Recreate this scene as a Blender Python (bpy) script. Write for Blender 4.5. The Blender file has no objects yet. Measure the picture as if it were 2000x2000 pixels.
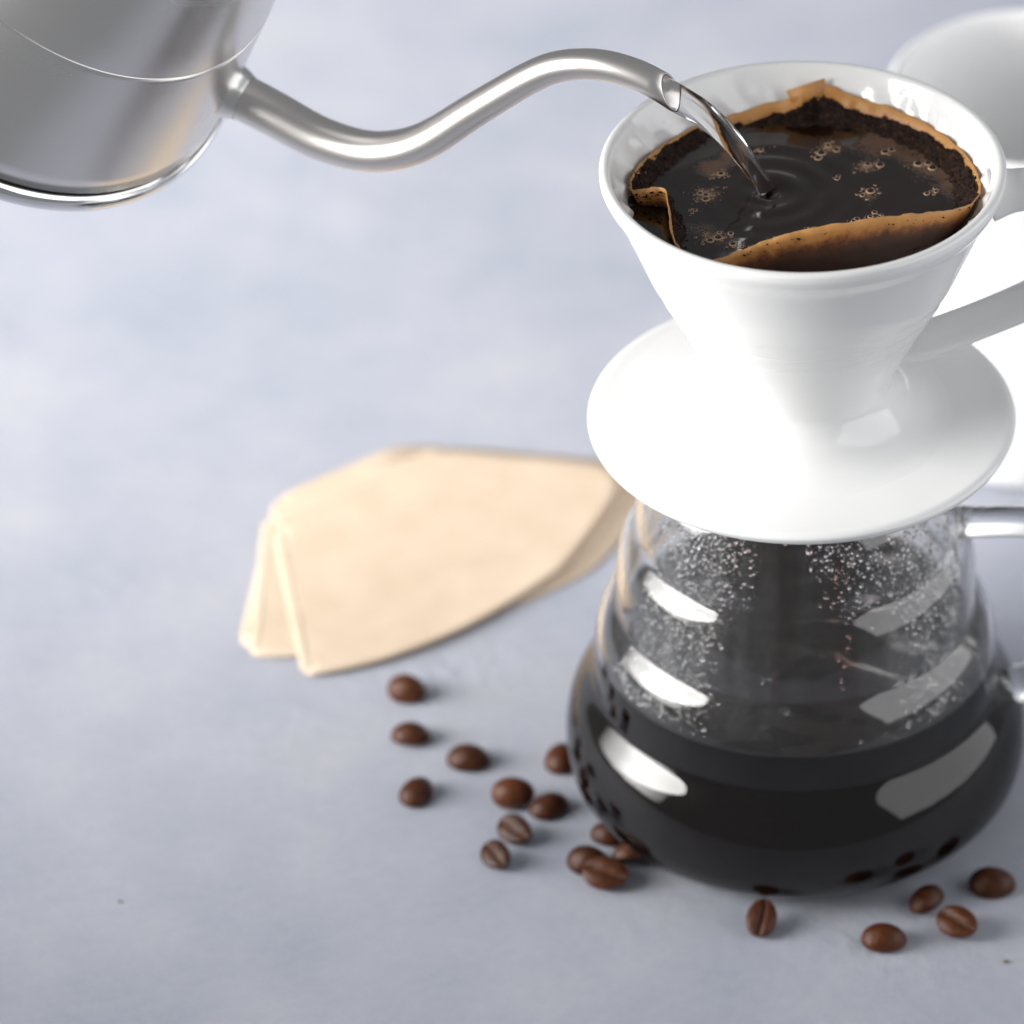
import bpy, math, random
from mathutils import Vector, Matrix, noise
random.seed(7)
MM = 0.001
sc = bpy.context.scene
col = sc.collection

# ------------------------------------------------------------------ camera
cam_d = bpy.data.cameras.new('camera')
cam = bpy.data.objects.new('camera', cam_d); col.objects.link(cam)
cam.location = (-9.9*MM, -1235.6*MM, 1000.74*MM)
cam.rotation_euler = (math.radians(90-36), 0, 0)
cam_d.sensor_width = 36; cam_d.lens = 180; cam_d.shift_x = -0.25
cam_d.clip_start = 0.05; cam_d.clip_end = 20
cam_d.dof.use_dof = True; cam_d.dof.focus_distance = 1.448; cam_d.dof.aperture_fstop = 7.0
sc.camera = cam

# ------------------------------------------------------------------ world, lamps, exposure
w = bpy.data.worlds.new('World'); sc.world = w; w.use_nodes = True
w.node_tree.nodes['Background'].inputs[0].default_value = (0.93, 0.96, 1.0, 1)
w.node_tree.nodes['Background'].inputs[1].default_value = 0.26
def area(name, loc, target, sx, sy, radiance, color):
    d = bpy.data.lights.new(name, 'AREA'); d.shape = 'RECTANGLE'; d.size = sx; d.size_y = sy
    d.energy = radiance * sx * sy * math.pi; d.color = color
    o = bpy.data.objects.new(name, d); col.objects.link(o); o.location = loc
    o.rotation_euler = (Vector(target)-Vector(loc)).to_track_quat('-Z', 'Y').to_euler()
    return o
win = area('window_light', (-1.0, 0.34, 0.39), (0.0, 1.18, 0.08), 1.75, 0.66, 4.5, (1.0, 0.985, 0.96))
win.data.shape = 'ELLIPSE'; win.data.spread = math.radians(90)
area('added_side_fill', (-1.10, -0.08, 0.38), (0.0, -0.03, 0.10), 0.95, 0.62, 1.1, (1.0, 0.985, 0.96)).data.spread = math.radians(50)  # added narrow-beam fill: lifts the dripper front and the carafe highlights
area('wall_bounce', (1.1, -0.20, 0.55), (0, 0.0, 0.14), 1.6, 1.0, 1.8, (0.98, 0.98, 1.0))
sc.view_settings.view_transform = 'Standard'; sc.view_settings.look = 'None'
sc.view_settings.exposure = 0.06; sc.view_settings.gamma = 1.0
sc.view_settings.use_curve_mapping = False
sc.render.engine = 'CYCLES'
sc.cycles.use_denoising = True
sc.cycles.max_bounces = 14; sc.cycles.transmission_bounces = 12; sc.cycles.glossy_bounces = 6
sc.cycles.diffuse_bounces = 5; sc.cycles.transparent_max_bounces = 12
sc.cycles.sample_clamp_indirect = 6.0; sc.cycles.blur_glossy = 0.6

# ------------------------------------------------------------------ helpers
def tag(o, label=None, cat=None, group=None, kind=None):
    if label: o['label'] = label
    if cat: o['category'] = cat
    if group: o['group'] = group
    if kind: o['kind'] = kind
    return o
def mesh(name, verts, faces, mat, parent=None, smooth=True, mats=None, fmat=None, scale=MM):
    me = bpy.data.meshes.new(name)
    me.from_pydata([(v[0]*scale, v[1]*scale, v[2]*scale) for v in verts], [], faces)
    for m in (mats or [mat]): me.materials.append(m)
    if smooth: me.polygons.foreach_set('use_smooth', [True]*len(me.polygons))
    if fmat: me.polygons.foreach_set('material_index', fmat)
    me.update()
    o = bpy.data.objects.new(name, me); col.objects.link(o)
    if parent: o.parent = parent
    return o
def empty(name, mtx=None):
    o = bpy.data.objects.new(name, None); col.objects.link(o); o.empty_display_size = 0.01
    if mtx is not None: o.matrix_world = mtx
    return o
def dense(c, n=8, closed=False):
    c = [Vector(p) for p in c]
    if closed: q = [c[-1]]+c+[c[0], c[1]]
    else: q = [2*c[0]-c[1]]+c+[2*c[-1]-c[-2]]
    out = []
    for i in range(1, len(q)-2):
        a, b, d, e = q[i-1:i+3]
        for k in range(n):
            t = k/n
            out.append(.5*((2*b)+(d-a)*t+(2*a-5*b+4*d-e)*t*t+(3*b-a-3*d+e)*t**3))
    if not closed: out.append(c[-1])
    return out
def revolve(prof, n=128, fn=None, ox=0, oy=0, closed=False):
    """prof: list of (r,z) ; fn(r,z,phi)->r"""
    V, Fc = [], []
    for r, z in prof:
        for k in range(n):
            p = 2*math.pi*k/n
            rr = fn(r, z, p) if fn else r
            V.append((ox+rr*math.cos(p), oy+rr*math.sin(p), z))
    m = len(prof)
    for i in range(m if closed else m-1):
        j = (i+1) % m
        for k in range(n):
            k2 = (k+1) % n
            Fc.append((i*n+k, i*n+k2, j*n+k2, j*n+k))
    return V, Fc
def tube(path, radii, n=24, caps=True, cut=None, flat=None):
    """path list of Vector, radii list; cut=(point,normal) trims the last rings; flat=(a,b) section scale"""
    V, Fc = [], []
    T = []
    for i in range(len(path)):
        a = path[max(i-1, 0)]; b = path[min(i+1, len(path)-1)]
        T.append((b-a).normalized())
    up = Vector((0, 1, 0)); N = (up - T[0]*up.dot(T[0])).normalized()
    for i, p in enumerate(path):
        N = (N - T[i]*N.dot(T[i])).normalized(); Bn = T[i].cross(N)
        for k in range(n):
            a = 2*math.pi*k/n
            ca, sa = math.cos(a), math.sin(a)
            if flat: ca *= flat[0]; sa *= flat[1]
            q = p + (N*ca + Bn*sa)*radii[i]
            if cut:
                cp, cn = cut
                s = (q-cp).dot(cn)
                if i == len(path)-1: q = q - T[i]*(s/T[i].dot(cn))
            V.append(tuple(q))
    for i in range(len(path)-1):
        for k in range(n):
            k2 = (k+1) % n
            Fc.append((i*n+k, i*n+k2, (i+1)*n+k2, (i+1)*n+k))
    if caps:
        Fc.append(tuple(range(n-1, -1, -1))); L = (len(path)-1)*n
        Fc.append(tuple(range(L, L+n)))
    return V, Fc
def lerp_list(vals, n):
    out = []
    for i in range(n):
        t = i/(n-1)*(len(vals)-1); a = int(min(t, len(vals)-2)); out.append(vals[a]+(vals[a+1]-vals[a])*(t-a))
    return out
def fbm(v, o=3): return noise.fractal(Vector(v), 1.0, 2.0, o)

# ------------------------------------------------------------------ materials
def material(name, color=(.8, .8, .8), rough=.5, metal=0, **kw):
    m = bpy.data.materials.new(name); m.use_nodes = True
    b = m.node_tree.nodes['Principled BSDF']
    b.inputs['Base Color'].default_value = (*color, 1); b.inputs['Roughness'].default_value = rough
    b.inputs['Metallic'].default_value = metal
    for k, v in kw.items(): b.inputs[k.replace('_', ' ')].default_value = v
    return m
def nodes(m): return m.node_tree.nodes, m.node_tree.links, m.node_tree.nodes['Principled BSDF']
def add(m, typ, **kw):
    n = m.node_tree.nodes.new(typ)
    for k, v in kw.items():
        if hasattr(n, k): setattr(n, k, v)
        else: n.inputs[k.replace('_', ' ')].default_value = v
    return n
def objco(m, scale=(1, 1, 1)):
    tc = add(m, 'ShaderNodeTexCoord'); mp = add(m, 'ShaderNodeMapping')
    mp.inputs['Scale'].default_value = scale
    m.node_tree.links.new(tc.outputs['Object'], mp.inputs['Vector']); return mp.outputs['Vector']
def noisetex(m, vec, scale, detail=4, rough=.55):
    n = add(m, 'ShaderNodeTexNoise'); n.inputs['Scale'].default_value = scale
    n.inputs['Detail'].default_value = detail; n.inputs['Roughness'].default_value = rough
    m.node_tree.links.new(vec, n.inputs['Vector']); return n.outputs['Fac']
def ramp(m, fac, stops):
    r = add(m, 'ShaderNodeValToRGB'); e = r.color_ramp.elements
    while len(e) < len(stops): e.new(0.5)
    for el, (p, c) in zip(e, stops):
        el.position = p; el.color = (*c, 1) if len(c) == 3 else c
    m.node_tree.links.new(fac, r.inputs['Fac']); return r.outputs['Color']
def bump(m, h, strength, dist):
    b = add(m, 'ShaderNodeBump'); b.inputs['Strength'].default_value = strength; b.inputs['Distance'].default_value = dist
    m.node_tree.links.new(h, b.inputs['Height']); m.node_tree.links.new(b.outputs['Normal'], m.node_tree.nodes['Principled BSDF'].inputs['Normal'])
    return b
def mixc(m, fac, a, b, blend='MIX'):
    x = add(m, 'ShaderNodeMix', data_type='RGBA', blend_type=blend)
    L = m.node_tree.links
    for s, v in ((x.inputs['Factor'], fac), (x.inputs['A'], a), (x.inputs['B'], b)):
        pass
    def put(sock, v):
        if hasattr(v, 'is_output'): L.new(v, sock)
        else: sock.default_value = v if isinstance(v, (int, float)) else (*v, 1)
    put(x.inputs[0], fac); put(x.inputs[6], a); put(x.inputs[7], b)
    return x.outputs[2]
def math_(m, op, a, b=None, c=None, clamp=False):
    x = add(m, 'ShaderNodeMath', operation=op); x.use_clamp = clamp
    for i, v in enumerate((a, b, c)):
        if v is None: continue
        if hasattr(v, 'is_output'): m.node_tree.links.new(v, x.inputs[i])
        else: x.inputs[i].default_value = v
    return x.outputs[0]

def make_table_mat():
    m = material('painted_plaster', rough=.65, Specular_IOR_Level=.3); N, L, B = nodes(m)
    v = objco(m)
    big = noisetex(m, v, 5.5, 5, .6)
    mid = noisetex(m, v, 16, 6, .6)
    fine = noisetex(m, v, 260, 3, .6)
    c = ramp(m, big, [(.28, (.328, .348, .408)), (.5, (.380, .394, .450)), (.72, (.430, .438, .478))])
    c = mixc(m, .45, c, ramp(m, mid, [(.32, (.258, .295, .375)), (.55, (.378, .394, .455)), (.75, (.480, .475, .480))]))
    c = mixc(m, .05, c, ramp(m, fine, [(.35, (.2, .2, .23)), (.65, (.65, .65, .68))]))
    # sparse little flecks in the paint
    vo = add(m, 'ShaderNodeTexVoronoi'); vo.inputs['Scale'].default_value = 17; L.new(v, vo.inputs['Vector'])
    sp = math_(m, 'LESS_THAN', vo.outputs['Distance'], 0.022)
    pick = math_(m, 'GREATER_THAN', noisetex(m, v, 9, 1), .52)
    c = mixc(m, math_(m, 'MULTIPLY', math_(m, 'MULTIPLY', sp, pick), .55), c, (.34, .27, .17))
    L.new(c, B.inputs['Base Color'])
    # trowel strokes: broad relief plus patches of crackled paint
    pm = ramp(m, noisetex(m, v, 7, 2), [(.56, (0, 0, 0)), (.68, (1, 1, 1))])
    rel = math_(m, 'MULTIPLY', noisetex(m, v, 110, 4, .7), pm)
    h = math_(m, 'ADD', math_(m, 'MULTIPLY', fine, .03), math_(m, 'ADD', math_(m, 'MULTIPLY', rel, 2.6), math_(m, 'MULTIPLY', mid, .8)))
    bump(m, h, .35, .0012)
    L.new(ramp(m, mid, [(.3, (.58,)*3), (.7, (.72,)*3)]), B.inputs['Roughness'])
    return m
M_table = make_table_mat()
M_ceramic = material('white_glazed_ceramic', (.81, .81, .805), .12, Coat_Weight=.3, Coat_Roughness=.05)
M_mug = material('white_mug_glaze', (.93, .93, .93), .16)

def make_steel(name, brush, rough, color=(.66, .645, .63)):
    m = material(name, color, rough, 1.0); N, L, B = nodes(m)
    v = objco(m, brush)
    f = noisetex(m, v, 18, 2, .5)
    L.new(ramp(m, f, [(.2, (rough*.97,)*3), (.8, (rough*1.03,)*3)]), B.inputs['Roughness'])
    g = noisetex(m, objco(m), 14, 2)
    L.new(ramp(m, g, [(.3, tuple(c*.93 for c in color)), (.7, color)]), B.inputs['Base Color'])
    return m
M_steel = make_steel('brushed_steel', (.5, .5, 6), .27, (.74, .725, .71))
M_spout = make_steel('satin_steel', (1, 1, 1), .34, (.72, .685, .66))
M_chrome = material('polished_steel', (.74, .74, .74), .07, 1.0)
M_black = material('black_plastic', (.015, .015, .016), .4)
M_groove = material('dark_joint', (.02, .018, .016), .6, .5)

def make_glass(name, ior, rough=0.0, color=(1, 1, 1)):
    m = material(name, color, rough); N, L, B = nodes(m)
    B.inputs['Transmission Weight'].default_value = 1; B.inputs['IOR'].default_value = ior
    return m
M_glass = make_glass('carafe_glass', 1.5, 0.0, (.985, .985, .98))
M_water = make_glass('clear_water', 1.33)
M_drop = make_glass('condensed_water', 1.33)
def make_mist():
    m = make_glass('misted_glass', 1.5, 0.0, (.98, .98, .98)); N, L, B = nodes(m)
    att = add(m, 'ShaderNodeAttribute', attribute_name='fog')
    grain = noisetex(m, objco(m), 900, 3, .7)
    f = math_(m, 'MULTIPLY', att.outputs['Fac'], math_(m, 'MULTIPLY_ADD', grain, 1.6, -.3), clamp=True)
    L.new(math_(m, 'MULTIPLY', f, .25), B.inputs['Roughness'])
    fl = add(m, 'ShaderNodeAttribute', attribute_name='film')
    L.new(mixc(m, fl.outputs['Fac'], (.98, .98, .98), (.52, .27, .21)), B.inputs['Base Color'])
    tr = add(m, 'ShaderNodeBsdfTranslucent'); tr.inputs['Color'].default_value = (.85, .85, .86, 1)
    df = add(m, 'ShaderNodeBsdfDiffuse'); df.inputs['Color'].default_value = (.85, .85, .86, 1)
    mx = add(m, 'ShaderNodeMixShader'); L.new(tr.outputs[0], mx.inputs[1]); L.new(df.outputs[0], mx.inputs[2])
    m2 = add(m, 'ShaderNodeMixShader'); L.new(math_(m, 'MULTIPLY', f, .55), m2.inputs[0])
    L.new(B.outputs[0], m2.inputs[1]); L.new(mx.outputs[0], m2.inputs[2])
    out = [n for n in N if n.type == 'OUTPUT_MATERIAL'][0]; L.new(m2.outputs[0], out.inputs['Surface'])
    return m
M_mist = make_mist()
M_coffee_side = material('black_coffee_at_glass', (.006, .0032, .0022), .2, Specular_IOR_Level=.02)
M_coffee = material('black_coffee', (.006, .0032, .0022), .03, Specular_IOR_Level=.45)

def make_bean_mat():
    m = material('roasted_bean', rough=.30, Specular_IOR_Level=.28); N, L, B = nodes(m)
    oi = add(m, 'ShaderNodeObjectInfo')
    base = ramp(m, oi.outputs['Random'], [(0, (.024, .006, .0022)), (.6, (.058, .0155, .0045)), (1, (.125, .036, .009))])
    f = noisetex(m, objco(m), 420, 4, .6)
    c = mixc(m, .55, base, ramp(m, f, [(.3, (.012, .0032, .0014)), (.7, (.11, .031, .0085))]))
    L.new(c, B.inputs['Base Color'])
    bump(m, noisetex(m, objco(m, (.5, 1.4, 1.4)), 520, 5, .65), .6, .0008)
    return m
M_bean = make_bean_mat()
M_crease = material('bean_crease', (.060, .022, .008), .8)

def make_paper(name, stops, sc_=60, rough=.85):
    m = material(name, rough=rough); N, L, B = nodes(m)
    f = noisetex(m, objco(m), sc_, 5, .6)
    L.new(ramp(m, f, stops), B.inputs['Base Color'])
    fine = noisetex(m, objco(m), 1400, 3)
    bump(m, math_(m, 'ADD', fine, math_(m, 'MULTIPLY', f, 2.0)), .22, .0005)
    return m
M_paper = make_paper('dry_filter_paper', [(.3, (.56, .44, .325)), (.7, (.63, .51, .39))])
M_paper_seam = make_paper('crimped_paper', [(.3, (.57, .45, .335)), (.7, (.64, .525, .405))])
def make_wet_paper():
    m = material('coffee_soaked_paper', rough=.5); N, L, B = nodes(m)
    tc = add(m, 'ShaderNodeTexCoord'); sx = add(m, 'ShaderNodeSeparateXYZ'); L.new(tc.outputs['Object'], sx.inputs[0])
    uvn = add(m, 'ShaderNodeAttribute', attribute_name='edge_dist')   # millimetres below the paper's rim
    n1 = noisetex(m, tc.outputs['Object'], 120, 5, .65)
    n2 = noisetex(m, tc.outputs['Object'], 520, 4, .65)
    d = math_(m, 'ADD', uvn.outputs['Fac'], math_(m, 'MULTIPLY', math_(m, 'SUBTRACT', n1, .5), 5.0))
    d = math_(m, 'ADD', d, math_(m, 'MULTIPLY', math_(m, 'SUBTRACT', n2, .5), 4.0))
    d = math_(m, 'MULTIPLY', d, .1, clamp=True)
    c = ramp(m, d, [(.0, (.50, .25, .075)), (.34, (.42, .18, .045)), (.50, (.21, .075, .02)), (.66, (.075, .028, .009)), (1, (.03, .011, .005))])
    L.new(c, B.inputs['Base Color'])
    bump(m, n2, .4, .0005)
    return m
M_wet = make_wet_paper()
def make_grounds():
    m = material('wet_coffee_grounds', rough=.65, Specular_IOR_Level=.2); N, L, B = nodes(m)
    v = objco(m)
    c = ramp(m, noisetex(m, v, 700, 4, .7), [(.32, (.008, .004, .003)), (.55, (.022, .010, .006)), (.68, (.085, .036, .016)), (.8, (.20, .095, .04))])
    L.new(c, B.inputs['Base Color']); bump(m, noisetex(m, v, 1200, 3, .7), .9, .0012)
    return m
M_grounds = make_grounds()
HIT = (-9.6, 8.0)      # where the poured water meets the coffee
def make_slurry():
    m = material('brewing_coffee', rough=.06); N, L, B = nodes(m)
    v = objco(m)
    st = noisetex(m, v, 75, 6, .72)
    fi = noisetex(m, v, 800, 4, .75)
    att = add(m, 'ShaderNodeAttribute', attribute_name='crema')
    k = math_(m, 'ADD', math_(m, 'MULTIPLY', st, .62), math_(m, 'MULTIPLY', fi, .38))
    k = math_(m, 'ADD', k, math_(m, 'MULTIPLY', att.outputs['Fac'], .26))
    mask = ramp(m, k, [(.64, (0, 0, 0)), (.80, (1, 1, 1))])
    c = mixc(m, mask, (.012, .0052, .0034), (.13, .070, .043))
    L.new(c, B.inputs['Base Color'])
    L.new(ramp(m, mask, [(0, (.09,)*3), (1, (.6,)*3)]), B.inputs['Roughness'])
    bump(m, math_(m, 'ADD', mask, math_(m, 'MULTIPLY', noisetex(m, v, 160, 3), .5)), .25, .0005)
    return m
M_slurry = make_slurry()
M_foam = material('tan_foam', (.55, .37, .24), .35)
M_foamdark = material('bubble_film', (.02, .011, .008), .04)

# ------------------------------------------------------------------ setting: the painted table
def build_table():
    nx = 60; V = []; Fc = []
    X0, X1, Y0, Y1 = -1400, 1400, -175, 2600
    for j in range(nx+1):
        for i in range(nx+1):
            V.append((X0+(X1-X0)*i/nx, Y0+(Y1-Y0)*j/nx, 0))
    for j in range(nx):
        for i in range(nx):
            a = j*(nx+1)+i; Fc.append((a, a+1, a+nx+2, a+nx+1))
    o = mesh('table_surface', V, Fc, M_table)
    tag(o, 'blue grey painted plaster tabletop', kind='structure')
build_table()

# ------------------------------------------------------------------ carafe
CX = -1.5
ZT = 225.0
carafe_outer = dense([(38, 131), (40, 128), (43.6, 123.6), (46, 118.5), (47.4, 112), (48, 103), (48.2, 98.8), (50.4, 96), (52.4, 92.6), (53.6, 88), (54.1, 81),
                      (54.2, 74.5), (54.4, 72), (56.6, 69.3), (58.9, 65.8), (60.5, 61), (61.2, 54), (61.4, 47.5), (61.7, 44.8), (64, 41.5), (66.6, 38), (68.8, 33.5), (70.2, 27.5), (70.6, 20.5),
                      (69.4, 13.5), (65.5, 7.6), (59, 3.4), (51, .9), (46, .25)], 9)
carafe_outer = [(q[0], q[1]) for q in carafe_outer]
for _ in range(14):       # even out the drawn profile so reflections run smoothly
    carafe_outer = [carafe_outer[0]]+[tuple((a[k]+2*b[k]+c[k])/4 for k in (0, 1)) for a, b, c in zip(carafe_outer, carafe_outer[1:], carafe_outer[2:])]+[carafe_outer[-1]]
def offset_profile(prof, d):
    out = []
    for i, p in enumerate(prof):
        a = prof[max(i-1, 0)]; b = prof[min(i+1, len(prof)-1)]
        tx, tz = b[0]-a[0], b[1]-a[1]; l = math.hypot(tx, tz) or 1
        out.append((p[0]+d*tz/l, p[1]-d*tx/l))    # inward for a profile running downwards
    return out
WALL = 1.7
carafe_inner = offset_profile(carafe_outer, WALL)
LEVEL = 57.0
def build_carafe():
    t = empty('glass_carafe', Matrix.Translation((CX*MM, 0, 0)))
    tag(t, 'clear glass coffee carafe with stacked bulges, half full, under the white dripper', 'carafe')
    lip = [(37.2, 133.6), (38.2, 134.4), (39.2, 133.8), (39.0, 132.4)]
    prof_out = [(0, 1.1), (30, 1.1), (42, 1.0), (44.5, .2)] + carafe_outer[::-1] + lip[::-1]
    prof_in = carafe_inner + [(44, 2.6), (30, 2.9), (0, 3.0)]
    prof = prof_out + prof_in
    n = 240
    V, Fc = revolve(prof, n)
    fm = []
    m = len(prof); no = len(prof_out)
    for i in range(m-1):
        zz = prof[i][1]
        inner = i >= no and zz > LEVEL+1
        fm += [1 if inner else 0]*n
    gb = mesh('glass_body', V, Fc, None, t, mats=[M_glass, M_mist], fmat=fm)
    fog = []
    for x, y, z in V:
        ph = math.atan2(y, x) % (2*math.pi)
        streak = fbm((math.cos(ph)*9, math.sin(ph)*9, z*.012), 3)
        a = .50*math.exp(-((ph-3.95)/.55)**2)+.42*math.exp(-((ph-5.62)/.42)**2)+.04
        a *= 1+1.1*streak
        a *= min(1, max(0, (z-LEVEL-2)/10))*(1-.65*math.exp(-((ph-4.75)/.28)**2))
        fog.append(max(0, min(1, a)))
    film = []
    for x, y, z in V:
        ph = math.atan2(y, x) % (2*math.pi)
        k = .55+1.6*fbm((math.cos(ph)*7, math.sin(ph)*7, z*.03+4), 3)
        k *= math.exp(-((ph-4.78)/.42)**2)+.5*math.exp(-((ph-1.5)/.8)**2)
        film.append(max(0, min(1, k)))
    fa = gb.data.attributes.new('film', 'FLOAT', 'POINT'); fa.data.foreach_set('value', film)
    fa = gb.data.attributes.new('fog', 'FLOAT', 'POINT'); fa.data.foreach_set('value', fog)
    # loop handle of solid glass on the right
    hp = dense([(44.5, 0, 99), (54, 0, 99.5), (70, 0, 99), (84, 0, 94), (92, 0, 82), (93, 0, 66), (88, 0, 51), (79, 0, 42), (66.5, 0, 38)], 6)
    V, Fc = tube(hp, lerp_list([5.6, 4.8, 4.6, 4.6, 4.6, 4.6, 4.6, 5, 6], len(hp)), 20)
    mesh('handle', V, Fc, M_glass, t)
    # condensation beads on the inside wall
    V, Fc = [], []
    inner = [p for p in carafe_inner if p[1] > LEVEL+.8 and p[1] < 130]
    seg = 7
    rng = random.Random(5)
    tot = 0
    while tot < 7500:
        i = rng.randrange(1, len(inner)-1); f = rng.random()
        a, b = inner[i-1], inner[i]
        r, z = a[0]+(b[0]-a[0])*f, a[1]+(b[1]-a[1])*f
        ph = rng.uniform(0, 2*math.pi)
        dens = .10+.9*fbm((math.cos(ph)*2.2, math.sin(ph)*2.2, z*.02), 3)
        front = max(0, math.cos(ph+math.pi/2))                 # towards the viewer
        dens += .35*max(0, (z-95)/35)
        dens -= .55*math.exp(-((ph-4.75)/.22)**2)              # a clear run in the middle
        dens += .55*math.exp(-((ph-4.1)/.30)**2)+.45*math.exp(-((ph-5.5)/.3)**2)
        if rng.random() > dens: continue
        s = .20+.50*rng.random()**3.0
        if rng.random() < .02: s *= 1.7
        sl = (b[0]-a[0], b[1]-a[1]); l = math.hypot(*sl) or 1
        nr, nz = sl[1]/l, -sl[0]/l                             # inward normal
        c = Vector((r*math.cos(ph), r*math.sin(ph), z))
        nn = Vector((nr*math.cos(ph), nr*math.sin(ph), nz)).normalized()
        if nn.dot(Vector((math.cos(ph), math.sin(ph), 0))) > 0: nn = -nn
        t1 = Vector((-math.sin(ph), math.cos(ph), 0)); t2 = nn.cross(t1)
        el = 1+.5*rng.random()
        if rng.random() < .05: el = rng.uniform(2.0, 5.0); s *= .8
        o = len(V)
        for ring, (rr, hh) in enumerate(((1.0, -.15), (.86, .35), (.48, .62))):
            for k in range(seg):
                an = 2*math.pi*k/seg
                V.append(tuple(c+(t1*math.cos(an)*rr+t2*math.sin(an)*rr*el)*s+nn*hh*s))
        V.append(tuple(c+nn*.7*s)); V.append(tuple(c-nn*.2*s))
        for q in range(2):
            for k in range(seg):
                k2 = (k+1) % seg
                Fc.append((o+q*seg+k, o+q*seg+k2, o+(q+1)*seg+k2, o+(q+1)*seg+k))
        for k in range(seg):
            k2 = (k+1) % seg
            Fc.append((o+2*seg+k, o+2*seg+k2, o+3*seg)); Fc.append((o+k2, o+k, o+3*seg+1))
        tot += 1
    o = mesh('condensation', V, Fc, M_drop, t); o['kind'] = 'stuff'
    # the brewed coffee it holds
    prof = [p for p in offset_profile(carafe_outer, WALL*.55) if p[1] < LEVEL]
    rl = prof[0][0]
    top = []
    nr = 40
    for k in range(nr, 0, -1): pass
    pr = [(0.0, LEVEL)] + [(rl*k/nr, LEVEL) for k in range(1, nr)] + [(rl, LEVEL)] + prof + [(44, 1.9), (0, 1.9)]
    V, Fc = revolve(pr, 128)
    W = []
    for (x, y, z) in V:
        if abs(z-LEVEL) < 1e-6:
            r = math.hypot(x, y); d = math.hypot(x-6, y-4)
            a = .8*math.sin(d*.42)*math.exp(-d/24)+1.3*fbm((x*.05, y*.085, 3.3), 3)
            z += a*max(0, 1-(r/rl)**6)
        W.append((x+CX, y, z))
    o = mesh('brewed_coffee', W, Fc, None, mats=[M_coffee, M_coffee_side], fmat=[0 if i < (nr)*128 else 1 for i in range(len(Fc))])
    tag(o, 'black brewed coffee filling the lower half of the glass carafe', 'coffee')
    # drip falling from the cone
    pth = dense([(CX+1, -6, 131), (CX+1, -6, 122), (CX+1.2, -6.2, 115), (CX+1, -6, 109), (CX+1, -6, 106.5)], 6)
    V, Fc = tube(pth, lerp_list([7.5, 6.6, 4.2, 3.4, .6], len(pth)), 18)
    m = make_glass('dripping_coffee_liquid', 1.33, 0.0, (.22, .035, .012))
    o = mesh('coffee_drip', V, Fc, m)
    tag(o, 'red brown drip of coffee hanging under the plate in the carafe neck', 'coffee drip')
build_carafe()

# ------------------------------------------------------------------ dripper
def r_in(z):            # inner wall of the cone, millimetres
    return max(9.0, 54.2-(223-z)*.475)
def build_dripper():
    t = empty('coffee_dripper', Matrix.Translation((0, 0, 0)))
    tag(t, 'white glazed ceramic cone dripper with round drip plate and loop handle, on the carafe', 'dripper')
    outer = dense([(46, 139.5), (39, 140.5), (33, 143.2), (29, 147.0), (26.9, 150.6), (26.2, 154.0), (28.0, 159.2), (32.6, 168.6), (36.9, 177), (38.2, 179.4), (38.8, 180.4),
                   (40.8, 184.6), (41.7, 186.0), (43.6, 190.2), (45.2, 193.4), (49, 203), (52.3, 211), (54.8, 216.5), (56.9, 219.8), (58.0, 222.6)], 5)
    rim = dense([(58.0, 222.6), (57.9, 224.4), (56.9, 225.2), (55.4, 224.9), (54.3, 223.2)], 4)
    inner = [(r_in(z), z) for z in [223-2*k for k in range(0, 39)]]
    prof = [(p.x, p.y) for p in [Vector(q) for q in outer]] + [(p.x, p.y) for p in rim[1:]] + inner[1:]
    no = len(outer)+len(rim)-1
    n = 480
    def fn(r, z, p):
        return r
    V, Fc = revolve(prof, n)
    W = []
    for idx, (x, y, z) in enumerate(V):
        i = idx//n
        if i > no:
            p = math.atan2(y, x); r = math.hypot(x, y)
            q = (p*28/math.pi + (223-z)*.17) % 2.0             # spiral ribs
            rib = math.exp(-((q-1)/.42)**2)*1.5*min(1, max(0, 222.8-z)/3.0)
            x, y = x*(r-rib)/r, y*(r-rib)/r
        W.append((x, y, z))
    mesh('cone', W, Fc, M_ceramic, t)
    # drip plate: shallow dish with a rolled edge, collar below
    pl = dense([(20, 139.7), (26, 139.75), (32, 139.8), (38, 139.75), (48, 139.7), (56, 139.75), (59.5, 139.95), (61.4, 139.9), (62.7, 139.2), (62.9, 138.2),
                (61.8, 136.4), (59, 135.4), (50, 135.2), (41, 135.2), (36.2, 135.1), (35.4, 133), (35.2, 128.5), (33.8, 127.6), (32.6, 128.5), (32, 133), (20, 134.5), (10, 135)], 5)
    V, Fc = revolve([(p.x, p.y) for p in [Vector(q) for q in pl]], 160)
    mesh('drip_plate', V, Fc, M_ceramic, t)
    hp = dense([(53.5, 0, 215), (60, 0, 216.4), (70, 0, 217), (80, 0, 213), (85.5, 0, 203), (83, 0, 192), (74, 0, 184), (62, 0, 177.2), (48, 0, 170.3), (36, 0, 165), (26, 0, 162)], 6)
    V, Fc = tube(hp, lerp_list([8.5, 6.8, 6.3, 6.2, 6.2, 6.2, 6.2, 6.1, 6.1, 6.3, 4.2], len(hp)), 24, flat=(1.1, .86))
    mesh('handle', V, Fc, M_ceramic, t)
build_dripper()

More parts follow.
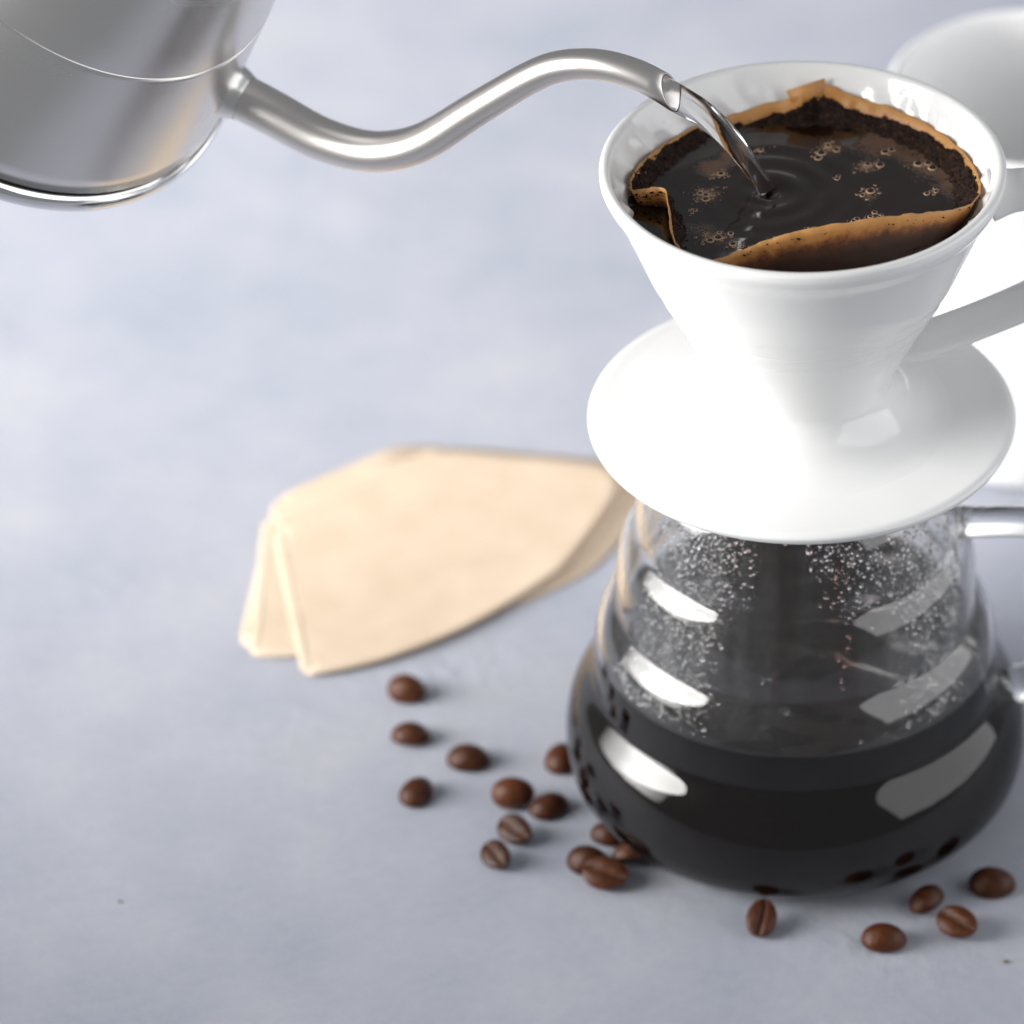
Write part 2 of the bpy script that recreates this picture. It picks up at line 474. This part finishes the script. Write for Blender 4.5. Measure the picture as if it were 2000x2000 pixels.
# ------------------------------------------------------------------ filter, grounds and coffee in the cone
EDGE = [(-49.2, 3.5, 218), (-48.9, -3.0, 218.6), (-44.4, -4.2, 220), (-39.8, -5.2, 220.4), (-38.4, -11, 219.5), (-37.2, -25, 217.5), (-33, -33.5, 217),
        (-25.6, -37.7, 217.3), (-15.6, -35.6, 220), (-2.7, -33.0, 223.6), (18.9, -29.0, 225.4), (36, -24.0, 224.4), (47.0, -15.5, 221.4),
        (51.3, -3, 219.2), (51.3, 6, 218.5), (48.6, 18.6, 217.6), (41.8, 33.6, 217.4), (29.0, 44.5, 217.8), (17.1, 49.2, 218.4), (6.0, 51.6, 221.2), (2.5, 50.5, 221.2),
        (-1.5, 48.6, 218.2), (-9, 48.2, 216.2), (-18, 46, 214.8), (-29, 39.6, 214.6), (-40.5, 25.8, 215.6), (-47, 13, 217.0)]
SURF = 211.2
def build_brew():
    edge = dense(EDGE, 14, closed=True)
    n = len(edge)
    # close-to-wall safety
    E = []
    for p in edge:
        r = math.hypot(p.x, p.y); lim = r_in(p.z)-1.6
        k = min(1, lim/r); wr = 1+.010*fbm((p.x*.22, p.y*.22, 2.0), 3)
        E.append(Vector((p.x*k*wr, p.y*k*wr, p.z+.45*fbm((p.x*.28, p.y*.28, 7.0), 3))))
    LOW = 186.0; RL = r_in(LOW)-2.2
    def low(p):
        r = math.hypot(p.x, p.y); return Vector((p.x/r*RL, p.y/r*RL, LOW))
    rows = 14
    V, Fc, D = [], [], []
    for side, off in ((0, 0.0), (1, .35)):
        for j in range(rows+1):
            t = j/rows
            for i, p in enumerate(E):
                q = p.lerp(low(p), t)
                r = math.hypot(q.x, q.y)
                wob = .75*fbm((q.x*.16, q.y*.16, q.z*.12), 3)*min(1, t*6)*(1-t)
                s = (r-off+wob)/r
                V.append((q.x*s, q.y*s, q.z)); D.append((p.z-q.z))
    half = (rows+1)*n
    for j in range(rows):
        for i in range(n):
            i2 = (i+1) % n
            Fc.append((j*n+i, (j+1)*n+i, (j+1)*n+i2, j*n+i2))
            Fc.append((half+j*n+i, half+j*n+i2, half+(j+1)*n+i2, half+(j+1)*n+i))
    for i in range(n):
        i2 = (i+1) % n; Fc.append((i, i2, half+i2, half+i))
    o = mesh('paper_filter', V, Fc, M_wet)
    a = o.data.attributes.new('edge_dist', 'FLOAT', 'POINT'); a.data.foreach_set('value', D)
    tag(o, 'coffee soaked brown paper filter folded into the white dripper', 'coffee filter')
    # small turned-over corner at the back of the filter
    Vc = [(-4.5, 48.6, 219.9), (6.6, 51.0, 222.6), (7.4, 48.7, 215.6), (1, 47.4, 214.9), (-3.2, 47.4, 217.2)]
    Vf = [Vector(v) for v in Vc]; cen = sum(Vf, Vector())/5+Vector((0, -.7, 0))
    Vall = [tuple(v) for v in Vf]+[tuple(cen)]+[tuple(v+Vector((.1, .4, 0))) for v in Vf]+[tuple(cen+Vector((0, .4, 0)))]
    Fl = [(i, (i+1) % 5, 5) for i in range(5)]+[((i+1) % 5+6, i+6, 11) for i in range(5)]+[(i, i+6, (i+1) % 5+6, (i+1) % 5) for i in range(5)]
    oc = mesh('folded_corner', Vall, Fl, M_wet, o)
    a = oc.data.attributes.new('edge_dist', 'FLOAT', 'POINT'); a.data.foreach_set('value', [1, 0, 3.5, 4, 2.4, 2.0]*2)
    # liquid outline = filter section at the surface height
    OUT = []
    for p in E:
        q = low(p); t = (p.z-SURF)/(p.z-LOW); s = p.lerp(q, t); OUT.append(Vector((s.x, s.y)))
    rings = 64
    V, Fc, A = [], [], []
    blobs = [(28.8, 33.9, 9), (36, 28, 7), (41, 20, 7), (43.5, 9, 5), (-27, 20, 5), (20, 33, 6), (-30, -10, 5), (-20, 28, 6), (7, 31, 5), (19, 20, 4), (19, 6, 4), (-28, 6, 5), (-8, -20, 5), (-25, -17, 4)]
    for j in range(rings+1):
        f = (j/rings)**.8
        for i in range(n):
            o2 = OUT[i]*f; x, y = o2.x, o2.y
            d = math.hypot(x-HIT[0], y-HIT[1])
            z = SURF + .5*math.sin(d*.8+.9*math.sin(math.atan2(y-HIT[1], x-HIT[0])+.5))*math.exp(-d/13)*(.65+.35*math.cos(math.atan2(y-HIT[1], x-HIT[0]))) - 2.4*math.exp(-(d/3.4)**2) + (.5+.5*math.sin(math.atan2(y-HIT[1], x-HIT[0])*2+.6))*.4*math.exp(-((d-5.4)/2.2)**2)
            z += .10*fbm((x*.10, y*.10, 1.7), 2)*min(1, d/8)
            if f > .93: z += (f-.93)/.07*.35
            V.append((x, y, z))
            c = 0
            for bx, by, br in blobs: c += math.exp(-((x-bx)**2+(y-by)**2)/br**2)
            c += .6*max(0, (f-.86)/.14)
            A.append(min(1, c)-.5*math.exp(-(d/9)**2))
    for j in range(rings):
        for i in range(n):
            i2 = (i+1) % n; Fc.append((j*n+i, j*n+i2, (j+1)*n+i2, (j+1)*n+i))
    o = mesh('brewing_coffee', V, Fc, M_slurry)
    a = o.data.attributes.new('crema', 'FLOAT', 'POINT'); a.data.foreach_set('value', A)
    tag(o, 'dark rippled coffee brewing in the paper filter, dotted with foam', 'coffee')
    liquid = o
    # dark seep of coffee behind the inward fold on the left
    V, Fc = [], []
    idx = [i for i, p in enumerate(E) if p.x < -24 and -38 < p.y < 1]
    for i in idx:
        p = OUT[i]; ph = math.atan2(p.y, p.x); R = r_in(214)-.2
        V.append((p.x*.99, p.y*.99, 213.6)); V.append((R*math.cos(ph), R*math.sin(ph), 214.4))
    for k in range(len(idx)-1): Fc.append((2*k, 2*k+1, 2*k+3, 2*k+2))
    mesh('seeped_coffee', V, Fc, M_coffee, liquid)
    # wet grounds clinging to the paper above the liquid
    V, Fc = [], []
    rws = 9
    for i, p in enumerate(E):
        q = low(p)
        ph = math.atan2(p.y, p.x)
        nz_ = fbm((math.cos(ph)*6, math.sin(ph)*6, 0), 3); n3 = fbm((math.cos(ph)*24, math.sin(ph)*24, 5), 3)
        gap = 2.1+1.0*nz_+.6*n3                                 # clean paper left at the rim
        if p.x < -30 and p.y > -2: gap = .5+.4*n3
        if p.y > 44: gap += 1.0
        if p.x > 44: gap = .8+.4*n3
        t0 = max(.01, gap/(p.z-LOW)); t1 = (p.z-(SURF-.8))/(p.z-LOW)
        for j in range(rws):
            t = t0+(t1-t0)*j/(rws-1); s = p.lerp(q, t); r = math.hypot(s.x, s.y)
            prof = [.0, .75, 1.1, 1.35, 1.6, 1.9, 2.3, 2.9, 3.6][j]
            off = prof*(1+.5*nz_)+(.9*fbm((s.x*.45, s.y*.45, s.z*.45), 3) if 0 < j else .25)
            k = (r-max(.12, off))/r
            V.append((s.x*k, s.y*k, s.z))
    for i in range(n):
        i2 = (i+1) % n
        for j in range(rws-1): Fc.append((i*rws+j, i*rws+j+1, i2*rws+j+1, i2*rws+j))
    rg = random.Random(3); nb = len(E)
    for _ in range(3200):
        i = rg.randrange(nb); j = rg.choice((0, 1, 1, 2, 3, 4, 5, 6, 7)); c = Vector(V[i*rws+j]); r0 = rg.uniform(.16, .46)
        c += Vector((rg.uniform(-.5, .5), rg.uniform(-.5, .5), rg.uniform(-.3, .3)))
        b0 = len(V)
        for dv in ((1, 0, 0), (0, 1, 0), (-1, 0, 0), (0, -1, 0), (0, 0, 1), (0, 0, -1)):
            V.append(tuple(c+Vector(dv)*r0*rg.uniform(.6, 1.2)))
        for k in range(4):
            Fc.append((b0+k, b0+(k+1) % 4, b0+4)); Fc.append((b0+(k+1) % 4, b0+k, b0+5))
    o = mesh('coffee_grounds', V, Fc, M_grounds)
    tag(o, 'band of wet dark coffee grounds clinging to the paper around the brewing coffee', 'coffee grounds', kind='stuff')
    # grains and foam
    rng = random.Random(11)
    clusters = [(-28, 6, 4.2, 34), (-23.5, 17, 3.0, 16), (7.5, 30.5, 4.2, 18), (19, 21, 3.7, 30), (19, 7.2, 3.0, 22), (19.7, -5.4, 2.0, 10), (14.2, -8.4, 1.5, 7),
                (-25.5, -17, 3.2, 24), (-18.7, -21, 2.4, 12), (-7.5, -19, 3.4, 22), (26, 30, 3, 8), (-31, -3, 2, 8), (35, 22, 3.5, 12), (38, 8, 2.5, 6), (-2, -24, 3, 10), (-12, 30, 3, 7), (10, 15, 1.2, 3), (2, -12, 1.2, 3), (30, -6, 1.5, 4)]
    for cx, cy, rad, cnt in clusters:
        V, Fc, FM = [], [], []
        placed = []
        tries = 0; nbig = rng.choice((1, 2, 2, 3, 4)); sx_ = rng.uniform(.75, 1.35); sy_ = rng.uniform(.6, 1.05)
        while len(placed) < cnt*2.2 and tries < 1500:
            tries += 1
            rr = min(1.3, abs(rng.gauss(0, .62)))*rad; an = rng.uniform(0, 6.283)
            b = (rng.uniform(.8, 1.65) if len(placed) < nbig else .10+.62*rng.random()**3.5)*(rad/4.2)**.5
            x, y = cx+rr*math.cos(an)*sx_+rr*math.sin(an)*.35, cy+rr*math.sin(an)*sy_
            if any(math.hypot(x-px, y-py) < (b+pb)*.86 for px, py, pb in placed): continue
            placed.append((x, y, b))
        for x, y, b in placed:
            # foam ring
            o0 = len(V); ns, nm = 12, 6
            for i in range(ns):
                a1 = 6.2832*i/ns
                for j in range(nm):
                    a2 = 6.2832*j/nm; mr = .09*b+.10*min(b, 1)**.5*.8; R = b*.88+mr*math.cos(a2)
                    V.append((x+R*math.cos(a1), y+R*math.sin(a1), SURF+.10+mr*1.2*math.sin(a2)))
            for i in range(ns):
                for j in range(nm):
                    Fc.append((o0+i*nm+j, o0+((i+1) % ns)*nm+j, o0+((i+1) % ns)*nm+(j+1) % nm, o0+i*nm+(j+1) % nm)); FM.append(0)
            # domed film in the middle
            o0 = len(V)
            for q, (rr, hh) in enumerate(((.74, .16), (.5, .42))):
                for i in range(10):
                    a1 = 6.2832*i/10; V.append((x+b*rr*math.cos(a1), y+b*rr*math.sin(a1), SURF+.12+b*hh))
            V.append((x, y, SURF+.12+b*.5))
            for i in range(10):
                i2 = (i+1) % 10
                Fc.append((o0+i, o0+i2, o0+10+i2, o0+10+i)); Fc.append((o0+10+i, o0+10+i2, o0+20)); FM += [1, 1]
        o = mesh('foam_cluster', V, Fc, None, liquid, mats=[M_foam, M_foamdark], fmat=FM)
        o['kind'] = 'stuff'
build_brew()

# ------------------------------------------------------------------ kettle
def build_kettle():
    tilt, yaw, psi = .727, -.441, .18
    n = Vector((math.sin(tilt)*math.cos(yaw), math.sin(tilt)*math.sin(yaw), math.cos(tilt)))
    e = Vector((math.cos(tilt)*math.cos(yaw), math.cos(tilt)*math.sin(yaw), -math.sin(tilt)))
    s = n.cross(e)
    d = e*math.cos(psi)+s*math.sin(psi); s2 = n.cross(d)
    Bp = Vector((-235.75, 70, 248.84))*MM
    Mx = Matrix(((d.x, s2.x, n.x, Bp.x), (d.y, s2.y, n.y, Bp.y), (d.z, s2.z, n.z, Bp.z), (0, 0, 0, 1)))
    t = empty('gooseneck_kettle', Mx)
    tag(t, 'tilted brushed steel gooseneck kettle pouring water into the dripper', 'kettle')
    inv = Mx.inverted()
    def rv(name, prof, mat, nseg=160, parent=t):
        V, Fc = revolve(prof, nseg); return mesh(name, V, Fc, mat, parent)
    def cone(h): return 80.2-14.1*h/51.0
    low = [(cone(6.2)-1.2, 5.6)]+[(cone(h), h) for h in (6.4, 12, 20, 28, 36, 44, 49.2)]+[(cone(50.9), 50.9), (cone(51)-.2, 51.0)]
    rv('lower_body', low, M_steel)
    up = [(cone(51)-.2, 50.8)]+[(cone(h)-.14, h) for h in (52, 60, 70, 80, 90, 100, 108)]+[(50, 114), (46.5, 119), (42.5, 122.4), (40, 123.2)]
    rv('upper_body', up, M_steel)
    ring = dense([(77.4, 4.7), (79.0, 4.6), (80.4, 3.4), (80.9, 1.2), (80.3, -1.0), (78.2, -2.4), (75.5, -2.2), (73.5, -.6)], 4)
    rv('foot_ring', [(p.x, p.y) for p in [Vector(q) for q in ring]], M_chrome)
    rv('foot_groove', [(76.5, 4.4), (77.9, 5.2), (77.6, 6.4), (76, 7)], M_groove)
    rv('base', [(0, .6), (60, .6), (74.5, .2)], M_steel)
    lid = rv('lid', [(41.2, 122.4), (41.6, 124), (40.5, 125.6), (30, 131), (16, 134.5), (0, 135.6)], M_steel, 96)
    rv('lid_knob', [(0, 134), (5, 135), (5, 141), (10, 144), (11.5, 149), (8, 153), (0, 154.5)], M_black, 48, lid)
    hp = dense([(-55, 0, 104), (-72, 0, 122), (-98, 0, 128), (-116, 0, 112), (-121, 0, 84), (-119, 0, 52), (-112, 0, 34)], 8)
    V, Fc = tube(hp, lerp_list([6, 6.5, 8, 9, 9, 9, 8], len(hp)), 20, flat=(1.25, .8))
    mesh('handle', V, Fc, M_black, t)
    # gooseneck
    P = [(-173.5, 55.2, 219.6), (-167.0, 53.0, 216.9), (-154.4, 48.6, 211.9), (-141.9, 44.2, 206.8), (-129.3, 39.8, 205.1), (-118.9, 36.3, 207.3), (-108.5, 32.7, 213.4),
         (-93.8, 27.8, 226.7), (-78.0, 22.3, 240.4), (-68.7, 19.1, 246.2), (-57.9, 15.2, 249.0), (-47.3, 11.4, 248.1), (-38.0, 8.0, 244.6), (-33, 6.2, 241.6)]
    wp = dense(P, 10)
    lp = [inv @ (p*MM) / MM for p in wp]
    lp = [p for i, p in enumerate(lp) if i == len(lp)-11 or (p-lp[-11]).length > 5.0 and i < len(lp)-11]
    rad = lerp_list([7.0, 6.9, 6.7, 6.5, 6.2, 6.0, 5.7, 5.2, 4.8, 4.6, 4.45, 4.4, 4.35], len(lp))
    cp = inv @ (Vector((-37.6, 7.9, 244.6))*MM) / MM
    cn = (inv.to_3x3() @ Vector((.86, -.36, .36))).normalized()
    Vo, Fo = tube(lp, rad, 36, caps=False, cut=(cp, cn))
    Vi, Fi = tube(lp, [r-.65 for r in rad], 36, caps=False, cut=(cp, cn))
    k = len(Vo); V = Vo+Vi; Fc = Fo+[tuple(i+k for i in f[::-1]) for f in Fi]
    L = (len(lp)-1)*36
    for i in range(36):
        i2 = (i+1) % 36; Fc.append((L+i, L+i2, k+L+i2, k+L+i))
    sp = mesh('spout', V, Fc, M_spout, t)
    # conical weld collar at the spout root
    cpth = [lp[0]+(lp[0]-lp[6])*.25, lp[0], lp[4], lp[9], lp[12], lp[13]]
    V, Fc = tube(cpth, [23, 18.5, 12.6, 8.6, 7.6, 7.0], 40, caps=False)
    mesh('spout_collar', V, Fc, M_steel, t)
    return t
build_kettle()

# ------------------------------------------------------------------ water stream
def build_stream():
    P = dense([(-44, 9.6, 246.2), (-40.2, 8.6, 244.8), (-36.0, 8.0, 242.6), (-29.6, 8.0, 238.2), (-23.7, 8.0, 232.3), (-18.7, 8.0, 225.5), (-14.3, 8.0, 218.6), (-10.6, 8.0, 212.4), (-8.2, 8, 206.0)], 10)
    rad = lerp_list([2.8, 3.5, 3.75, 3.6, 3.3, 3.0, 2.75, 2.6, 2.8], len(P))
    n = 28
    V, Fc = tube(P, rad, n, caps=True)
    W = []
    for i, (x, y, z) in enumerate(V):
        c = P[i//n]; dv = Vector((x, y, z))-c; t = i//n/len(P)
        a = math.atan2(dv.y, dv.z)
        k = 1+.10*math.sin(2*a+t*4.2)+.05*math.sin(3*a-t*9)
        q = c+dv*k; W.append(tuple(q))
    o = mesh('water_stream', W, Fc, M_water)
    tag(o, 'clear stream of hot water arcing from the kettle spout into the coffee', 'water')
build_stream()

# ------------------------------------------------------------------ mug behind
def build_mug():
    t = empty('white_mug', Matrix.Translation((79.0*MM, 195.2*MM, 0)))
    tag(t, 'tall plain white ceramic mug standing out of focus behind the dripper', 'mug')
    pr = dense([(0, 1.4), (30, 1.4), (36, .3), (40.5, .6), (44.4, 4), (46.6, 14), (47.8, 40), (48.6, 80), (49.4, 115), (50.2, 130), (49.6, 132.6), (48, 132.8), (46.6, 131), (45.9, 120), (45.2, 80), (44.4, 40), (42.4, 16), (36, 8), (20, 6.4), (0, 6)], 4)
    V, Fc = revolve([(p.x, p.y) for p in [Vector(q) for q in pr]], 128)
    mesh('cup', V, Fc, M_mug, t)
    hp = dense([(45, 6, 106), (60, 8, 110), (76, 10, 102), (80, 11, 80), (74, 10, 56), (60, 8, 42), (44, 6, 38)], 6)
    V, Fc = tube(hp, [5.5]*len(hp), 20, flat=(1.3, .8))
    mesh('handle', V, Fc, M_mug, t)
build_mug()

# ------------------------------------------------------------------ flat paper filters on the table
def flat_filter(pts, arc_from, z0, thick, gap, seed, label, seam_edges, arc_n=10):
    """pts: outline; points from index arc_from on are the curved open edge"""
    st = [Vector((p[0], p[1], 0)) for p in pts[:arc_from]]
    arc = dense([Vector((p[0], p[1], 0)) for p in pts[arc_from-1:]+[pts[0]]], arc_n)
    out, is_arc = [], []
    for i in range(len(st)-1):
        for k in range(10): out.append(st[i].lerp(st[i+1], k/10)); is_arc.append(0)
    for i, p in enumerate(arc[:-1]):
        u = i/(len(arc)-1); out.append(p); is_arc.append(math.sin(math.pi*u))
    for _ in range(2):                          # soften the cut corners
        out = [(out[i-1]+2*out[i]+out[(i+1) % len(out)])/4 for i in range(len(out))]
    n = len(out); cen = sum(out, Vector())/n; rings = 12
    V, Fc = [], []
    for layer in (0, 1):
        for j in range(rings+1):
            f = j/rings
            for i in range(n):
                p = cen.lerp(out[i], f)
                if layer == 0: z = z0+.05
                else:
                    lift = gap*is_arc[i]*f**3
                    z = z0+thick+lift+.35*fbm((p.x*.03+seed, p.y*.03, seed), 2)*(1-f**4)+.4*(1-f*f)
                V.append((p.x, p.y, z))
    h = (rings+1)*n
    for j in range(rings):
        for i in range(n):
            i2 = (i+1) % n
            Fc.append((j*n+i, (j+1)*n+i, (j+1)*n+i2, j*n+i2))
            Fc.append((h+j*n+i, h+j*n+i2, h+(j+1)*n+i2, h+(j+1)*n+i))
    for i in range(n):
        i2 = (i+1) % n; L = rings*n
        Fc.append((L+i, h+L+i, h+L+i2, L+i2))
    root = empty('flat_paper_filter', Matrix.Translation((cen.x*MM, cen.y*MM, 0)))
    tag(root, label, 'coffee filter', 'unused paper filters on the table')
    mesh('paper_sheet', [(x-cen.x, y-cen.y, z) for x, y, z in V], Fc, M_paper, root)
    for a, b in seam_edges:                     # crimped seam strip along a straight edge
        A, Bq = st[a].lerp(st[b], .04), st[a].lerp(st[b], .96); ln = (Bq-A).length; k = int(ln/1.4)
        nrm = (cen-(A+Bq)/2); dr = (Bq-A).normalized(); nrm = (nrm-dr*nrm.dot(dr)).normalized()
        V, Fc = [], []
        for i in range(k+1):
            p = A.lerp(Bq, i/k)
            zz = z0+thick+.10+(.05 if i % 2 else 0)
            for wd, dz in ((0, -.3), (.2, 0), (3.4, 0.02), (3.9, -.3)):
                q = p+nrm*wd; V.append((q.x-cen.x, q.y-cen.y, zz+dz))
        for i in range(k):
            for j in range(3): Fc.append((i*4+j, i*4+j+1, (i+1)*4+j+1, (i+1)*4+j))
        mesh('crimped_seam', V, Fc, M_paper_seam, root)
    return root
TOPF = [(-158.0, 50.4), (-174.0, 130.4), (-121.5, 177.5), (-63.3, 168.9), (-58.8, 153.6), (-74.0, 113.3), (-83.7, 98.8), (-105.8, 76.2), (-126.4, 61.9), (-142.0, 55)]
LOWF = [(-180.0, 70.5), (-174.5, 149.7), (-134.4, 180.9), (-53.7, 168.9), (-51.3, 150.5), (-63.8, 114.7), (-82.4, 95.9), (-108.8, 79.9), (-141.2, 68.4), (-170.7, 65.1)]
MIDF = [(-176.0, 62.5), (-177.5, 136.7), (-136.0, 174.5), (-60.0, 166.0), (-55.5, 151.0), (-70.0, 112.5), (-86.0, 95.0), (-110.0, 77.0), (-138.0, 66.0), (-165.0, 61.6)]
flat_filter(LOWF, 4, .15, .3, .4, 1.0, 'bottom tan paper filter of the fanned stack, its rounded corner peeking out at left', [(0, 1)])
flat_filter(MIDF, 4, .85, .3, .4, 4.0, 'middle tan paper filter of the fanned stack, showing only thin edges', [(0, 1)])
flat_filter(TOPF, 4, 1.55, .4, 1.4, 8.0, 'topmost tan paper filter of the fanned stack, fully visible with crimped seams', [(0, 1), (1, 2)])

# ------------------------------------------------------------------ coffee beans
def bean_mesh(seed):
    V, Fc, FM = [], [], []
    nu, nv = 28, 18
    rng = random.Random(seed); sk = rng.uniform(-.12, .12)
    for j in range(nv+1):
        th = math.pi*j/nv
        for i in range(nu):
            ph = 2*math.pi*i/nu
            # pole axis along x (long axis)
            x = math.cos(th); rr = math.sin(th)
            y = rr*math.cos(ph); z = rr*math.sin(ph)
            if z < 0:
                g = math.exp(-((y-.10*math.sin(x*2.6)-sk*x)/.13)**2)*(1-x**4)
                z = z*.30+g*.46
                z = min(z, .2)
            yy = y*(1-.08*x)
            V.append((6.6*x, 5.0*yy, 5.0*z+.02*fbm((x*3, y*3, z*3+seed))))
    for j in range(nv):
        for i in range(nu):
            i2 = (i+1) % nu; Fc.append((j*nu+i, j*nu+i2, (j+1)*nu+i2, (j+1)*nu+i))
            c = [V[k] for k in Fc[-1]]; cx = sum(v[0] for v in c)/24; cy = sum(v[1] for v in c)/17.8; cz = sum(v[2] for v in c)/4
            low = 180 < 360*(i+.5)/nu
            FM.append(1 if low and abs(cy-.10*math.sin(cx*2.6)-sk*cx) < .09 and abs(cx) < .9 else 0)
    me = bpy.data.meshes.new('coffee_bean')
    me.from_pydata([(a*MM, b*MM, c*MM) for a, b, c in V], [], Fc)
    me.materials.append(M_bean); me.materials.append(M_crease)
    me.polygons.foreach_set('use_smooth', [True]*len(Fc)); me.polygons.foreach_set('material_index', FM)
    me.update(); return me
BM = [bean_mesh(k) for k in range(4)]
# x, y, yaw, roll (about the long axis, 0 dome up / 180 crease up), pitch, scale, label
BEANS = [
 (-124.1, 42.3, -22, 25, 0, 1.0, 'reddish coffee bean nearest the paper filters, top of the left column'),
 (-121.7, 19.5, -8, -10, 0, .97, 'dark coffee bean second from the top of the left column'),
 (-103.1, 8.1, -8, 0, 0, 1.05, 'coffee bean lying alone between the left column and the carafe'),
 (-118.4, -8.6, 62, 10, 0, .98, 'round orange brown coffee bean at the bottom of the left column'),
 (-74.4, 8.1, 80, 0, 0, 1.0, 'orange brown coffee bean half hidden behind the left side of the carafe'),
 (-88.4, -11.7, 3, 62, 0, 1.02, 'long coffee bean on its side touching a round darker bean'),
 (-77.2, -15.3, 30, 0, 0, .98, 'round dark coffee bean touching the long bean left of the carafe'),
 (-87.4, -29.2, -38, 218, 0, .92, 'creased coffee bean just below the two touching beans'),
 (-92.7, -40.7, -50, 215, 0, .86, 'dark creased coffee bean farthest to the front of the left scatter'),
 (-58.9, -28.6, -30, 0, 0, .85, 'small coffee bean tucked against the carafe above the group of three'),
 (-64.4, -41.7, -20, 15, 0, 1.02, 'smooth coffee bean at the left of the group of three by the carafe'),
 (-50.5, -40.7, 8, -40, 0, 1.0, 'coffee bean in the carafe shadow at the right of the group of three'),
 (-59.0, -50.5, -12, 208, 0, 1.06, 'crease up coffee bean at the front of the group of three'),
 (-11.8, -71.0, 78, 186, -28, .93, 'coffee bean with bright split crease directly in front of the carafe'),
 (24.6, -77.3, -6, 0, 0, 1.05, 'glossy oval coffee bean frontmost on the right'),
 (38.0, -60.5, 55, -20, 0, .98, 'round reddish coffee bean behind the glossy frontmost bean'),
 (46.4, -72.7, -30, 205, 0, 1.0, 'flat side up coffee bean right of the glossy frontmost bean'),
 (57.7, -52.1, -5, 8, 0, 1.1, 'large dark coffee bean at far right beside the carafe'),
]
for k, (x, y, yaw, roll, pitch, s, lab) in enumerate(BEANS):
    o = bpy.data.objects.new('coffee_bean', BM[k % 4]); col.objects.link(o)
    o.rotation_euler = (math.radians(roll), math.radians(pitch), math.radians(yaw)); o.scale = (s, s, s)
    R = o.rotation_euler.to_matrix()
    zmin = min((R @ v.co).z for v in BM[k % 4].vertices)*s
    o.location = (x*MM, y*MM, -zmin+.00005)
    tag(o, lab, 'coffee bean', 'coffee beans scattered on the table')

# ------------------------------------------------------------------ crumbs
M_crumb = material('coffee_crumb_brown', (.16, .11, .05), .8)
for x, y, r, lab in ((60.6, -85.5, .85, 'tiny tan crumb on the table at the bottom right corner'), (-205.0, -58.0, .6, 'tiny tan crumb on the table at lower left')):
    V = [(math.cos(a)*r*k, math.sin(a)*r*.8*k, z*r) for z, k in ((0, .8), (.45, 1.0), (.9, .55)) for a in [i*math.pi/3 + z for i in range(6)]]
    V = [(p[0]+.15*r*math.sin(i*2.3), p[1]+.15*r*math.cos(i*1.7), p[2]) for i, p in enumerate(V)]+[(0, 0, 1.05*r)]
    F_ = [(q*6+i, q*6+(i+1) % 6, q*6+6+(i+1) % 6, q*6+6+i) for q in (0, 1) for i in range(6)]+[(12+i, 12+(i+1) % 6, 18) for i in range(6)]+[tuple(range(5, -1, -1))]
    o = mesh('coffee_crumb', V, F_, M_crumb, smooth=False); o.location = (x*MM, y*MM, .0001)
    tag(o, lab, 'crumb', 'crumbs on the table')
